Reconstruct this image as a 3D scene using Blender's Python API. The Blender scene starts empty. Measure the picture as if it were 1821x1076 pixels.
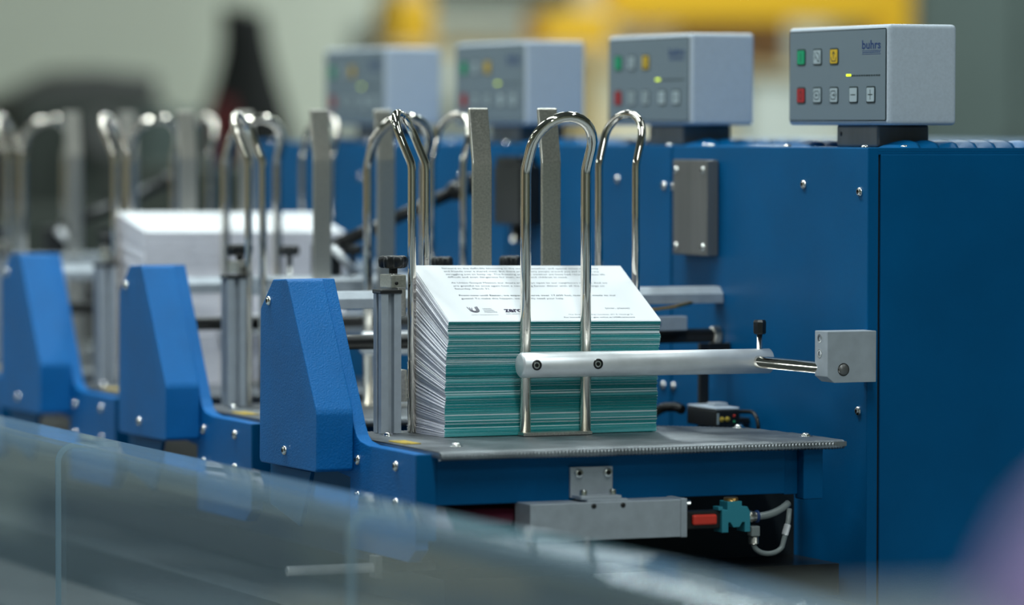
import bpy, bmesh, math, random
from math import sin, cos, pi, radians
from mathutils import Vector, Matrix
rnd = random.Random(7)
SC = bpy.context.scene
COL = SC.collection

# ------------------------------------------------------------------ camera
cam_d = bpy.data.cameras.new('camera'); cam = bpy.data.objects.new('camera', cam_d); COL.objects.link(cam)
SC.camera = cam
cam_d.sensor_width = 36.0
cam_d.lens = 7700 / 1821 * 36.0
TH, PH, RO = radians(23.10), radians(2.30), radians(0.09)
fw = Vector((sin(TH) * cos(PH), cos(TH) * cos(PH), -sin(PH)))
rt = Vector((cos(TH), -sin(TH), 0)); up = rt.cross(fw)
R_ = rt * cos(RO) + up * sin(RO); U_ = up * cos(RO) - rt * sin(RO)
m = Matrix((R_, U_, -fw)).transposed().to_4x4()
m.translation = Vector((-1.43, -3.525, 1.1845))
cam.matrix_world = m
cam_d.clip_start = 0.05; cam_d.clip_end = 100
cam_d.dof.use_dof = True
cam_d.dof.focus_distance = 4.02
cam_d.dof.aperture_fstop = 2.8
cam_d.dof.aperture_blades = 0

# ------------------------------------------------------------------ world and exposure
W = bpy.data.worlds.new('world'); SC.world = W; W.use_nodes = True
W.node_tree.nodes['Background'].inputs[0].default_value = (0.55, 0.62, 0.62, 1)
W.node_tree.nodes['Background'].inputs[1].default_value = 0.3
SC.view_settings.view_transform = 'Standard'; SC.view_settings.look = 'None'
SC.view_settings.gamma = 1; SC.view_settings.use_curve_mapping = False
SC.view_settings.exposure = -0.16

# lamps: hall luminaires and added fill ones, (x, y, power); their housings are built with them further down
LAMP_Z = 3.0
LAMPS = [(-0.3, -1.5, 30), (-0.3, 0.7, 42), (-0.3, 2.9, 26), (1.4, -0.6, 8), (1.4, 1.6, 28), (1.4, 3.8, 16),
         (-2.6, 1.2, 15), (-2.6, 3.4, 12), (-0.9, -4.2, 42), (3.3, 5.4, 62), (4.3, 8.2, 55), (5.6, 6.0, 30), (-5.2, 2.0, 22), (-4.9, 6.2, 100)]  # far ones added unseen to brighten the back wall and guard reflections

def area_lamp(x, y, p, parent):
    d = bpy.data.lights.new('lamp_light', 'AREA'); d.shape = 'RECTANGLE'
    d.size = 0.14; d.size_y = 1.4; d.energy = p; d.color = (0.88, 1.0, 1.0)
    o = bpy.data.objects.new('lamp_light', d); COL.objects.link(o)
    o.parent = parent; o.location = (0, 0, -0.012)
    return o

# ------------------------------------------------------------------ materials
def lin(r, g, b):
    f = lambda c: ((c / 255 + 0.055) / 1.055) ** 2.4 if c > 10 else c / 255 / 12.92
    return (f(r), f(g), f(b), 1)

def mat(name, col, rough=0.5, metal=0.0, noise=None, bump=None, spec=None, coat=0, emit=None, stretch=None):
    """noise=(scale, amount) varies the colour; bump=(scale, strength, distance)"""
    M = bpy.data.materials.new(name); M.use_nodes = True
    nt = M.node_tree; b = nt.nodes['Principled BSDF']
    if len(col) == 3: col = (*col, 1)
    b.inputs['Base Color'].default_value = col
    b.inputs['Roughness'].default_value = rough; b.inputs['Metallic'].default_value = metal
    if spec is not None: b.inputs['Specular IOR Level'].default_value = spec
    if coat: b.inputs['Coat Weight'].default_value = coat; b.inputs['Coat Roughness'].default_value = 0.15
    if emit: b.inputs['Emission Color'].default_value = col; b.inputs['Emission Strength'].default_value = emit
    tc = None
    def coords(s3):
        nonlocal tc
        tc = tc or nt.nodes.new('ShaderNodeTexCoord')
        mp = nt.nodes.new('ShaderNodeMapping'); nt.links.new(tc.outputs['Object'], mp.inputs[0])
        mp.inputs['Scale'].default_value = s3
        return mp.outputs[0]
    if noise:
        n = nt.nodes.new('ShaderNodeTexNoise'); n.inputs['Scale'].default_value = noise[0]; n.inputs['Detail'].default_value = 5
        nt.links.new(coords(stretch or (1, 1, 1)), n.inputs['Vector'])
        r = nt.nodes.new('ShaderNodeValToRGB')
        a = noise[1]
        r.color_ramp.elements[0].position = 0.3; r.color_ramp.elements[1].position = 0.7
        r.color_ramp.elements[0].color = tuple(c * (1 - a) for c in col[:3]) + (1,)
        r.color_ramp.elements[1].color = tuple(min(1, c * (1 + a)) for c in col[:3]) + (1,)
        nt.links.new(n.outputs['Fac'], r.inputs[0]); nt.links.new(r.outputs[0], b.inputs['Base Color'])
        mr = nt.nodes.new('ShaderNodeMapRange'); mr.inputs['To Min'].default_value = max(0.02, rough * (1 - a)); mr.inputs['To Max'].default_value = rough * (1 + a)
        nt.links.new(n.outputs['Fac'], mr.inputs['Value']); nt.links.new(mr.outputs[0], b.inputs['Roughness'])
    if bump:
        n2 = nt.nodes.new('ShaderNodeTexNoise'); n2.inputs['Scale'].default_value = bump[0]; n2.inputs['Detail'].default_value = 3
        nt.links.new(coords(stretch or (1, 1, 1)), n2.inputs['Vector'])
        bp = nt.nodes.new('ShaderNodeBump'); bp.inputs['Strength'].default_value = bump[1]; bp.inputs['Distance'].default_value = bump[2]
        nt.links.new(n2.outputs['Fac'], bp.inputs['Height']); nt.links.new(bp.outputs[0], b.inputs['Normal'])
    return M

BLUE = mat('blue_paint_dim', (0.0, 0.098, 0.265), 0.42, spec=0.11, noise=(9, 0.10), bump=(900, 0.35, 0.0004))  # darker copy of the blue for walls and beams in dimmer light
BLUETEX = mat('blue_textured_paint_lit', (0.0, 0.145, 0.45), 0.48, spec=0.30, noise=(14, 0.12), bump=(650, 0.9, 0.0008))  # lighter copy of the blue for brightly lit hoods, with coarser grain
CHROME = mat('chrome', (0.78, 0.72, 0.64), 0.07, 1.0)  # warm tint stands in for brown reflections
NICKEL = mat('nickel_plate', (0.66, 0.63, 0.57), 0.34, 1.0, noise=(500, 0.16), bump=(500, 0.12, 0.0002))
ALU = mat('anodised_aluminium', (0.78, 0.79, 0.81), 0.40, 0.45, noise=(60, 0.06), bump=(300, 0.15, 0.0003))
ALUG = mat('grey_aluminium', (0.48, 0.52, 0.57), 0.45, 0.35, noise=(80, 0.08))
STEELD = mat('brushed_steel', (0.22, 0.215, 0.21), 0.45, 0.6, noise=(30, 0.22), stretch=(1, 1, 0.12))
RIB = mat('ribbed_steel', (0.30, 0.32, 0.34), 0.36, 0.85, noise=(25, 0.25))
ZINC = mat('zinc_bolt', (0.78, 0.78, 0.76), 0.2, 1.0)
BLACK = mat('black_plastic', (0.012, 0.013, 0.014), 0.35, noise=(60, 0.2))
BLACKM = mat('black_oxide_steel', (0.02, 0.02, 0.02), 0.28, 0.3)
DARK = mat('dark_shade_fill', (0.010, 0.016, 0.02), 0.7)  # near-black standing in for shade in seams and under the stations
HOUS = mat('light_grey_plastic', (0.54, 0.60, 0.68), 0.5, noise=(400, 0.05), bump=(1500, 0.35, 0.0003))
PANEL = mat('grey_panel_foil', (0.17, 0.22, 0.26), 0.45)
PANELDK = mat('panel_outline', (0.012, 0.03, 0.035), 0.5)
BTW = mat('white_button', (0.42, 0.50, 0.54), 0.45)
BTG = mat('green_button', (0.0, 0.36, 0.16), 0.4)
BTR = mat('red_button', (0.46, 0.012, 0.02), 0.4)
BTY = mat('yellow_button', (0.72, 0.46, 0.02), 0.4)
LOGO = mat('blue_print', (0.01, 0.045, 0.17), 0.5)
LED = mat('yellow_led', (0.75, 0.95, 0.02), 0.4, emit=1.6)
PAPER = mat('white_paper', (0.86, 0.87, 0.90), 0.7)
PAPERL = mat('white_paper_edge', (0.90, 0.87, 0.95), 0.85, noise=(60, 0.06), stretch=(1, 1, 8))
INK = mat('grey_ink', (0.12, 0.13, 0.16), 0.8)
INKD = mat('dark_ink', (0.03, 0.02, 0.06), 0.8)
RED = mat('red_plastic', (0.75, 0.05, 0.03), 0.4)
TEALP = mat('teal_plastic', (0.03, 0.26, 0.34), 0.45)
BRASS = mat('brass', (0.65, 0.38, 0.12), 0.3, 0.9)
YEL = mat('yellow_paint', (0.55, 0.38, 0.05), 0.6, noise=(120, 0.5))
HOSE = mat('clear_grey_hose', (0.25, 0.28, 0.28), 0.25)
MAROON = mat('maroon_paint', (0.10, 0.012, 0.03), 0.45)
PURPLE = mat('purple_plastic', (0.50, 0.34, 0.70), 0.5)
WALLM = mat('pale_wall_paint', (0.66, 0.68, 0.57), 0.85, noise=(1.2, 0.08))
FLOORM = mat('grey_concrete', (0.50, 0.56, 0.60), 0.5, noise=(3, 0.2))
CEILM = mat('ceiling_grey', (0.20, 0.22, 0.21), 0.9)
CARTON = mat('brown_cardboard', (0.36, 0.22, 0.12), 0.85, noise=(6, 0.12))
CREAM = mat('cream_wrap', (0.82, 0.74, 0.55), 0.7, noise=(5, 0.1))
PALE = mat('pale_wrap', (0.70, 0.74, 0.68), 0.7, noise=(5, 0.1))
YRACK = mat('yellow_steel', (0.90, 0.50, 0.02), 0.5)
TAN = mat('tan_steel', (0.72, 0.55, 0.28), 0.6)
GREYG = mat('grey_green_steel', (0.13, 0.17, 0.155), 0.6, noise=(2, 0.15))
DKGREEN = mat('dark_green_machine', (0.045, 0.055, 0.045), 0.6)
DKGREY = mat('dark_grey_machine', (0.10, 0.10, 0.095), 0.6)
JBLACK = mat('black_cloth', (0.006, 0.007, 0.006), 0.9)
JRED = mat('dark_red_cloth', (0.10, 0.008, 0.008), 0.9)

def teal_mat():
    M = bpy.data.materials.new('teal_printed_edge'); M.use_nodes = True
    nt = M.node_tree; b = nt.nodes['Principled BSDF']; b.inputs['Roughness'].default_value = 0.8
    at = nt.nodes.new('ShaderNodeAttribute'); at.attribute_name = 'tone'
    tc = nt.nodes.new('ShaderNodeTexCoord')
    mp = nt.nodes.new('ShaderNodeMapping'); mp.inputs['Scale'].default_value = (9, 1, 700)
    nt.links.new(tc.outputs['Object'], mp.inputs[0])
    n = nt.nodes.new('ShaderNodeTexNoise'); n.inputs['Scale'].default_value = 1.0; n.inputs['Detail'].default_value = 4
    nt.links.new(mp.outputs[0], n.inputs['Vector'])
    ad = nt.nodes.new('ShaderNodeMath'); ad.operation = 'MULTIPLY_ADD'; ad.inputs[1].default_value = 0.5
    nt.links.new(n.outputs['Fac'], ad.inputs[0]); nt.links.new(at.outputs['Fac'], ad.inputs[2])
    r = nt.nodes.new('ShaderNodeValToRGB'); e = r.color_ramp.elements
    e[0].position = 0.2; e[0].color = (0.0, 0.12, 0.14, 1)
    e[1].position = 1.25 / 1.3; e[1].color = (0.82, 0.92, 0.93, 1)
    k = e.new(0.62); k.color = (0.0, 0.30, 0.31, 1)
    k = e.new(0.82); k.color = (0.18, 0.56, 0.58, 1)
    nt.links.new(ad.outputs[0], r.inputs[0]); nt.links.new(r.outputs[0], b.inputs['Base Color'])
    return M
TEAL = teal_mat()

def acrylic(name, haze, tint, scratch):
    M = bpy.data.materials.new(name); M.use_nodes = True
    nt = M.node_tree; nt.nodes.remove(nt.nodes['Principled BSDF']); out = nt.nodes['Material Output']
    t = nt.nodes.new('ShaderNodeBsdfTransparent'); t.inputs[0].default_value = tint
    g = nt.nodes.new('ShaderNodeBsdfGlossy'); g.inputs['Roughness'].default_value = 0.015; g.inputs[0].default_value = (0.92, 0.97, 1, 1)
    d = nt.nodes.new('ShaderNodeBsdfDiffuse'); d.inputs[0].default_value = (0.42, 0.58, 0.70, 1)  # bluish haze: scratched plastic, and a stand-in for the mirrored room
    # Schlick reflectance from the unsigned facing angle, the same for both sides of the thin sheet
    ge = nt.nodes.new('ShaderNodeNewGeometry'); dt = nt.nodes.new('ShaderNodeVectorMath'); dt.operation = 'DOT_PRODUCT'
    nt.links.new(ge.outputs['Normal'], dt.inputs[0]); nt.links.new(ge.outputs['Incoming'], dt.inputs[1])
    ab = nt.nodes.new('ShaderNodeMath'); ab.operation = 'ABSOLUTE'; nt.links.new(dt.outputs['Value'], ab.inputs[0])
    om = nt.nodes.new('ShaderNodeMath'); om.operation = 'SUBTRACT'; om.inputs[0].default_value = 1; nt.links.new(ab.outputs[0], om.inputs[1])
    pw = nt.nodes.new('ShaderNodeMath'); pw.operation = 'POWER'; pw.inputs[1].default_value = 5; nt.links.new(om.outputs[0], pw.inputs[0])
    f = nt.nodes.new('ShaderNodeMath'); f.operation = 'MULTIPLY_ADD'; f.inputs[1].default_value = 0.55; f.inputs[2].default_value = 0.065; nt.links.new(pw.outputs[0], f.inputs[0])
    if scratch:   # fine scratches running along the guard
        tc = nt.nodes.new('ShaderNodeTexCoord'); mp = nt.nodes.new('ShaderNodeMapping'); mp.inputs['Scale'].default_value = (260, 2.5, 260)
        nt.links.new(tc.outputs['Object'], mp.inputs[0])
        n = nt.nodes.new('ShaderNodeTexNoise'); n.inputs['Scale'].default_value = 1; n.inputs['Detail'].default_value = 6
        nt.links.new(mp.outputs[0], n.inputs['Vector'])
        bp = nt.nodes.new('ShaderNodeBump'); bp.inputs['Strength'].default_value = 0.02; bp.inputs['Distance'].default_value = 0.0005
        nt.links.new(n.outputs['Fac'], bp.inputs['Height']); nt.links.new(bp.outputs[0], g.inputs['Normal'])
    m1 = nt.nodes.new('ShaderNodeMixShader'); m2 = nt.nodes.new('ShaderNodeMixShader')
    m1.inputs[0].default_value = haze
    nt.links.new(t.outputs[0], m1.inputs[1]); nt.links.new(d.outputs[0], m1.inputs[2])
    nt.links.new(f.outputs[0], m2.inputs[0]); nt.links.new(m1.outputs[0], m2.inputs[1]); nt.links.new(g.outputs[0], m2.inputs[2])
    nt.links.new(m2.outputs[0], out.inputs[0])
    return M
ACRYL = acrylic('clear_acrylic', 0.15, (0.93, 0.96, 0.97, 1), True)
ACRYLE = acrylic('acrylic_cut_edge', 0.55, (0.7, 0.8, 0.8, 1), False)

# ------------------------------------------------------------------ mesh helper
class MB:
    def __init__(s): s.v = []; s.f = []; s.m = []; s.s = []; s.mats = []
    def mi(s, m):
        if m not in s.mats: s.mats.append(m)
        return s.mats.index(m)
    def add(s, vs, fs, m, smooth=False):
        o = len(s.v); i = s.mi(m); s.v += [tuple(v) for v in vs]
        for k, f in enumerate(fs):
            s.f.append([o + q for q in f]); s.m.append(i); s.s.append(smooth[k] if isinstance(smooth, list) else smooth)
        return s
    def from_bm(s, bm, m, smooth=False):
        bm.verts.index_update()
        s.add([v.co.copy() for v in bm.verts], [[v.index for v in f.verts] for f in bm.faces], m, smooth); bm.free(); return s
    def box(s, x0, x1, y0, y1, z0, z1, m, bev=0.0, seg=2):
        bm = bmesh.new(); bmesh.ops.create_cube(bm, size=1)
        for v in bm.verts: v.co = Vector(((x0 + x1) / 2 + v.co.x * (x1 - x0), (y0 + y1) / 2 + v.co.y * (y1 - y0), (z0 + z1) / 2 + v.co.z * (z1 - z0)))
        if bev: bmesh.ops.bevel(bm, geom=list(bm.edges), offset=bev, segments=seg, affect='EDGES', profile=0.5)
        return s.from_bm(bm, m)
    def prism(s, prof, axis, a, b, m, bev=0.0, seg=2):
        """prof: 2-D outline in the plane normal to axis; axis X -> (y,z), Y -> (x,z), Z -> (x,y)"""
        def P(q, t): return {'X': (t, q[0], q[1]), 'Y': (q[0], t, q[1]), 'Z': (q[0], q[1], t)}[axis]
        bm = bmesh.new()
        A = [bm.verts.new(P(q, a)) for q in prof]; B = [bm.verts.new(P(q, b)) for q in prof]; n = len(prof)
        bm.faces.new(A); bm.faces.new(B[::-1])
        for i in range(n): bm.faces.new((A[i], B[i], B[(i + 1) % n], A[(i + 1) % n]))
        bmesh.ops.recalc_face_normals(bm, faces=list(bm.faces))
        if bev: bmesh.ops.bevel(bm, geom=list(bm.edges), offset=bev, segments=seg, affect='EDGES', profile=0.5, clamp_overlap=True)
        bmesh.ops.triangulate(bm, faces=[f for f in bm.faces if len(f.verts) > 4])
        return s.from_bm(bm, m)
    def rings(s, rs, m, closed=False, cap=True, smooth=True):
        n = len(rs[0]); vs = [p for r in rs for p in r]; fs = []; N = len(rs)
        for i in range(N if closed else N - 1):
            a, b = i * n, ((i + 1) % N) * n
            for j in range(n): fs.append((a + j, a + (j + 1) % n, b + (j + 1) % n, b + j))
        sm = [smooth] * len(fs)
        if cap and not closed:
            fs.append(tuple(range(n))[::-1]); fs.append(tuple((N - 1) * n + j for j in range(n))); sm += [False, False]
        return s.add(vs, fs, m, sm)
    def tube(s, pts, r, m, seg=16, closed=False, cap=True):
        pts = [Vector(p) for p in pts]; N = len(pts); rs = []
        nrm = None
        for i, p in enumerate(pts):
            a = pts[(i - 1) % N] if (i > 0 or closed) else p; b = pts[(i + 1) % N] if (i < N - 1 or closed) else p
            t = (b - a).normalized()
            if nrm is None:
                nrm = t.cross(Vector((0, 0, 1)) if abs(t.z) < 0.9 else Vector((0, 1, 0))).normalized()
            nrm = (nrm - t * nrm.dot(t)).normalized(); bi = t.cross(nrm)
            rr = r[i] if isinstance(r, (list, tuple)) else r
            rs.append([p + (nrm * cos(2 * pi * j / seg) + bi * sin(2 * pi * j / seg)) * rr for j in range(seg)])
        return s.rings(rs, m, closed, cap)
    def lathe(s, prof, origin, axis, m, seg=20, cap=False):
        """prof: (radius, height) pairs along axis"""
        a = Vector(axis).normalized(); u = a.orthogonal().normalized(); w = a.cross(u); o = Vector(origin)
        rs = [[o + a * h + (u * cos(2 * pi * j / seg) + w * sin(2 * pi * j / seg)) * max(r, 1e-5) for j in range(seg)] for r, h in prof]
        return s.rings(rs, m, False, cap)
    def cyl(s, p0, p1, r, m, seg=20): 
        p0, p1 = Vector(p0), Vector(p1); L = (p1 - p0).length; c = min(r * 0.12, L * 0.2)
        a = p1 - p0
        s.lathe([(1e-5, 0), (r - c, 0), (r - c, 0), (r, c), (r, c), (r, L - c), (r, L - c), (r - c, L), (r - c, L), (1e-5, L)], p0, a, m, seg)
        return s
    def mesh(s, name):
        me = bpy.data.meshes.new(name); me.from_pydata(s.v, [], s.f)
        for q in s.mats: me.materials.append(q)
        me.polygons.foreach_set('material_index', s.m); me.polygons.foreach_set('use_smooth', s.s)
        me.validate(); me.update(); return me
    def build(s, name, parent=None, loc=None):
        o = bpy.data.objects.new(name, s.mesh(name)); COL.objects.link(o)
        if parent is not None:
            o.parent = parent; o.location = -org(parent) if loc is None else Vector(loc) - org(parent)
        elif loc is not None: o.location = loc
        return o

def org(o):
    v = Vector((0, 0, 0))
    while o is not None: v += o.location; o = o.parent
    return v
def tag(o, label, cat, group=None, kind=None):
    o['label'] = label; o['category'] = cat
    if group: o['group'] = group
    if kind: o['kind'] = kind
    return o
def thing(name, label, cat, loc=(0, 0, 0), group=None, kind=None):
    o = bpy.data.objects.new(name, None); COL.objects.link(o); o.location = loc; o.empty_display_size = 0.02
    return tag(o, label, cat, group, kind)
def struct(mb, name):
    o = mb.build(name); o['kind'] = 'structure'; return o
def copy_tree(o, parent=None, shift=(0, 0, 0), label=None):
    c = o.copy(); COL.objects.link(c); c.parent = parent
    if parent is None: c.location = o.location + Vector(shift)
    if label: c['label'] = label
    for ch in list(o.children): copy_tree(ch, c)
    return c

# one shared button-head screw mesh, along +Z, radius 1
def bolt_mesh():
    b = MB()
    b.lathe([(1.0, 0), (1.02, 0.12), (0.93, 0.35), (0.74, 0.55), (0.5, 0.66), (0.44, 0.66)], (0, 0, 0), (0, 0, 1), ZINC, 18)
    b.lathe([(0.44, 0.66), (0.42, 0.3), (0, 0.26)], (0, 0, 0), (0, 0, 1), BLACKM, 6)
    return b.mesh('bolt')
BOLT = bolt_mesh()
def cap_mesh():
    b = MB()
    b.lathe([(1.0, 0), (1.0, 0.85), (0.92, 0.98), (0.56, 1.0)], (0, 0, 0), (0, 0, 1), ZINC, 20)
    b.lathe([(0.56, 1.0), (0.52, 0.5), (0, 0.45)], (0, 0, 0), (0, 0, 1), BLACKM, 6)
    return b.mesh('socket_screw')
CAPS = cap_mesh()
def bolt(parent, p, n, r=0.0042, me=None, name='bolt'):
    o = bpy.data.objects.new(name, me or BOLT); COL.objects.link(o); o.parent = parent
    o.rotation_euler = Vector(n).to_track_quat('Z', 'Y').to_euler(); o.scale = (r, r, r)
    o.location = Vector(p) - org(parent); return o

def text_mesh(s, width, height=None, bold=0.0, name='printed_text'):
    """mesh data of a line of text, lower-left at the origin, in the XY plane, scaled to the given width (and height of the line)"""
    cu = bpy.data.curves.new('txt', 'FONT'); cu.body = s; cu.offset = bold; cu.extrude = 0.0; cu.resolution_u = 2
    t = bpy.data.objects.new('txt', cu); COL.objects.link(t); bpy.context.view_layer.update()
    me = bpy.data.meshes.new_from_object(t.evaluated_get(bpy.context.evaluated_depsgraph_get()))
    bpy.data.objects.remove(t); bpy.data.curves.remove(cu)
    xs = [v.co.x for v in me.vertices]; ys = [v.co.y for v in me.vertices]
    sx = width / (max(xs) - min(xs)); sy = sx if height is None else height / (max(ys) - min(min(ys), 0))
    x0 = min(xs)
    for v in me.vertices: v.co = Vector(((v.co.x - x0) * sx, v.co.y * sy, 0))
    me.name = name; return me

def strokes(lines, w, frame, m, t=0.0003):
    """thin raised strokes; frame(u, v, h) -> point"""
    b = MB()
    for ln in lines:
        for (u0, v0), (u1, v1) in zip(ln, ln[1:]):
            L = math.hypot(u1 - u0, v1 - v0) or 1; du, dv = (u1 - u0) / L * w / 2, (v1 - v0) / L * w / 2
            q = [(u0 - du - dv, v0 - dv + du), (u0 - du + dv, v0 - dv - du), (u1 + du + dv, v1 + dv - du), (u1 + du - dv, v1 + dv + du)]
            vs = [frame(a, c, 0) for a, c in q] + [frame(a, c, t) for a, c in q]
            b.add(vs, [(4, 5, 6, 7), (0, 4, 7, 3), (0, 1, 5, 4), (1, 2, 6, 5), (2, 3, 7, 6)], m)
    return b

S = 0.4304   # station pitch along the machine (+Y is away)
ORD = ['nearest', 'second', 'third', 'fourth', 'fifth']

# ------------------------------------------------------------------ hall
b = MB(); b.box(-9, 9, -7, 10.2, -0.1, 0, FLOORM); struct(b, 'floor')
b = MB(); b.box(-9, 9, 10, 10.2, 0, 4.2, WALLM); struct(b, 'wall_back')
b = MB(); b.box(-9.2, -9, -7, 10.2, 0, 4.2, WALLM); struct(b, 'wall_left')
b = MB(); b.box(9, 9.2, -7, 10.2, 0, 4.2, WALLM); struct(b, 'wall_right')
b = MB(); b.box(-9, 9, -7.2, -7, 0, 4.2, WALLM); struct(b, 'wall_front')
b = MB(); b.box(-9.2, 9.2, -7.2, 10.2, 4.2, 4.3, CEILM); struct(b, 'ceiling')
lamp_h = MB(); lamp_h.box(-0.14, 0.14, -0.8, 0.8, 0.0, 0.07, ALUG, 0.01); lamp_hm = lamp_h.mesh('housing')
lamp_s = MB(); lamp_s.cyl((0, -0.5, 0.07), (0, -0.5, 4.2 - LAMP_Z), 0.006, ALUG, 8); lamp_s.cyl((0, 0.5, 0.07), (0, 0.5, 4.2 - LAMP_Z), 0.006, ALUG, 8); lamp_sm = lamp_s.mesh('suspension_rod')
for i, (x, y, p) in enumerate(LAMPS):
    t = thing('ceiling_light', 'unseen fluorescent luminaire placed to light the hall from its ceiling', 'lamp', (x, y, LAMP_Z), 'hall luminaires')
    t['kind'] = 'structure'
    for me in (lamp_hm, lamp_sm):
        o = bpy.data.objects.new(me.name, me); COL.objects.link(o); o.parent = t
    area_lamp(x, y, p, t)

# ------------------------------------------------------------------ cabinets with louvred lids
def build_cabinet():
    t = thing('machine_cabinet', 'nearest blue steel machine cabinet, with the dark end door facing the camera', 'cabinet', (0.457, 0.055, 0), 'blue machine cabinets')
    x0, x1, y0, y1 = 0.457, 1.45, 0.055, 0.055 + S - 0.0005
    b = MB(); b.box(x0 + 0.003, x1, y0 + 0.004, y1 - 0.004, 0.06, 1.160, DARK); b.build('carcass', t)  # dark carcass puts the seam shade into the colour
    b = MB(); b.box(x0, x0 + 0.004, y0, y1 - 0.0034, 0.06, 1.1668, BLUE, 0.0008); b.build('side_panel', t)
    b = MB(); b.box(x0 + 0.0040, x1, y0 + 0.0004, y1 - 0.001, 1.1605, 1.1672, BLUE, 0.0010); b.build('lid', t)
    for dy, z in ((0.1302, 1.1315), (0.0150, 1.1260), (0.4225, 1.1255), (0.016, 0.9207), (0.4215, 0.921)):
        bolt(t, (x0, y0 + dy, z), (-1, 0, 0), 0.0046)
    for x, dy in ((x0 + 0.012, 0.19), (x0 + 0.013, 0.03), (x0 + 0.045, 0.012), (x0 + 0.012, 0.36)):
        bolt(t, (x, y0 + dy, 1.1672), (0, 0, 1), 0.004)
    # pressed louvres: a scoop that rises to one open side
    me = None
    for r_, dy in enumerate((0.032, 0.225)):
        for i in range(11):
            if me is None:
                q = MB(); nx, ny = 6, 10; vs = []; L, Wd, H = 0.0195, 0.058, 0.0072
                for a in range(nx + 1):
                    for c in range(ny + 1):
                        u, v = a / nx, c / ny
                        h = H * (sin(pi * v) ** 0.45) * (sin(u * pi / 2) ** 0.8)
                        vs.append((u * L, (v - 0.5) * Wd * (0.85 + 0.15 * u), h))
                for c in range(ny + 1):
                    v = c / ny; vs.append((L * 0.93, (v - 0.5) * Wd, 0))
                fs = [(a * (ny + 1) + c, (a + 1) * (ny + 1) + c, (a + 1) * (ny + 1) + c + 1, a * (ny + 1) + c + 1) for a in range(nx) for c in range(ny)]
                k = nx * (ny + 1); k2 = (nx + 1) * (ny + 1)
                fs += [(k + c, k2 + c, k2 + c + 1, k + c + 1) for c in range(ny)]
                q.add(vs, fs, BLUE, [True] * (nx * ny) + [False] * ny); me = q.mesh('louver')
            o = bpy.data.objects.new('louver', me); COL.objects.link(o); o.parent = t
            o.location = Vector((0.545 + 0.0202 * i - 0.05, y0 + dy, 1.1670)) - org(t)
    return t
cab = build_cabinet()
for k in range(1, 4):
    copy_tree(cab, None, (0, S * k, 0), 'blue steel machine cabinet, %s in the row counted from the camera' % ORD[k])
# the first cabinet alone ends in a framed door
x0, y0 = 0.457, 0.055
b = MB(); b.box(x0 + 0.0002, x0 + 0.0112, y0 - 0.0004, y0 + 0.004, 0.06, 1.1672, BLUE, 0.0008); b.build('corner_post', cab)
b = MB(); b.box(x0 + 0.0112, 1.45, y0 + 0.0002, y0 + 0.004, 1.1636, 1.1672, BLUE, 0.0004); b.build('top_rail', cab)
b = MB(); b.box(x0 + 0.0136, 1.45, y0 - 0.0004, y0 + 0.003, 0.07, 1.1612, BLUE, 0.0010); b.build('end_door', cab)

# machine base and inner frame below the stations
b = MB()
b.box(0.0, 0.4550, -0.1, 5 * S, 0.05, 0.74, DARK)  # near-black colour carries the shade under the stations
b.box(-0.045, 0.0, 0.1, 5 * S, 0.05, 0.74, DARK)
o = b.build('machine_plinth'); tag(o, 'machine base coloured as shade under the row of blue feeder stations', 'machine base')
b = MB(); b.box(0.05, 0.452, 0.10, 5 * S, 0.745, 0.775, BLACKM); b.box(0.02, 0.45, 0.19, 0.2, 0.775, 0.86, DARK)  # dark upright sheet added as shade behind the gap under the hoods
o = b.build('inner_tray'); tag(o, 'black inner tray and shade sheet below the nearest table plate', 'tray')
b = MB(); b.lathe([(0.0001, 0.0), (0.020, 0), (0.020, 0.003), (0.008, 0.006), (0.007, 0.012), (0.0001, 0.012)], (0.36, -0.06, 0.7405), (0, 0, 1), ZINC, 24)
o = b.build('leveling_screw'); tag(o, 'shiny levelling screw disc low beneath the blue cross beam', 'screw')

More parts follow.
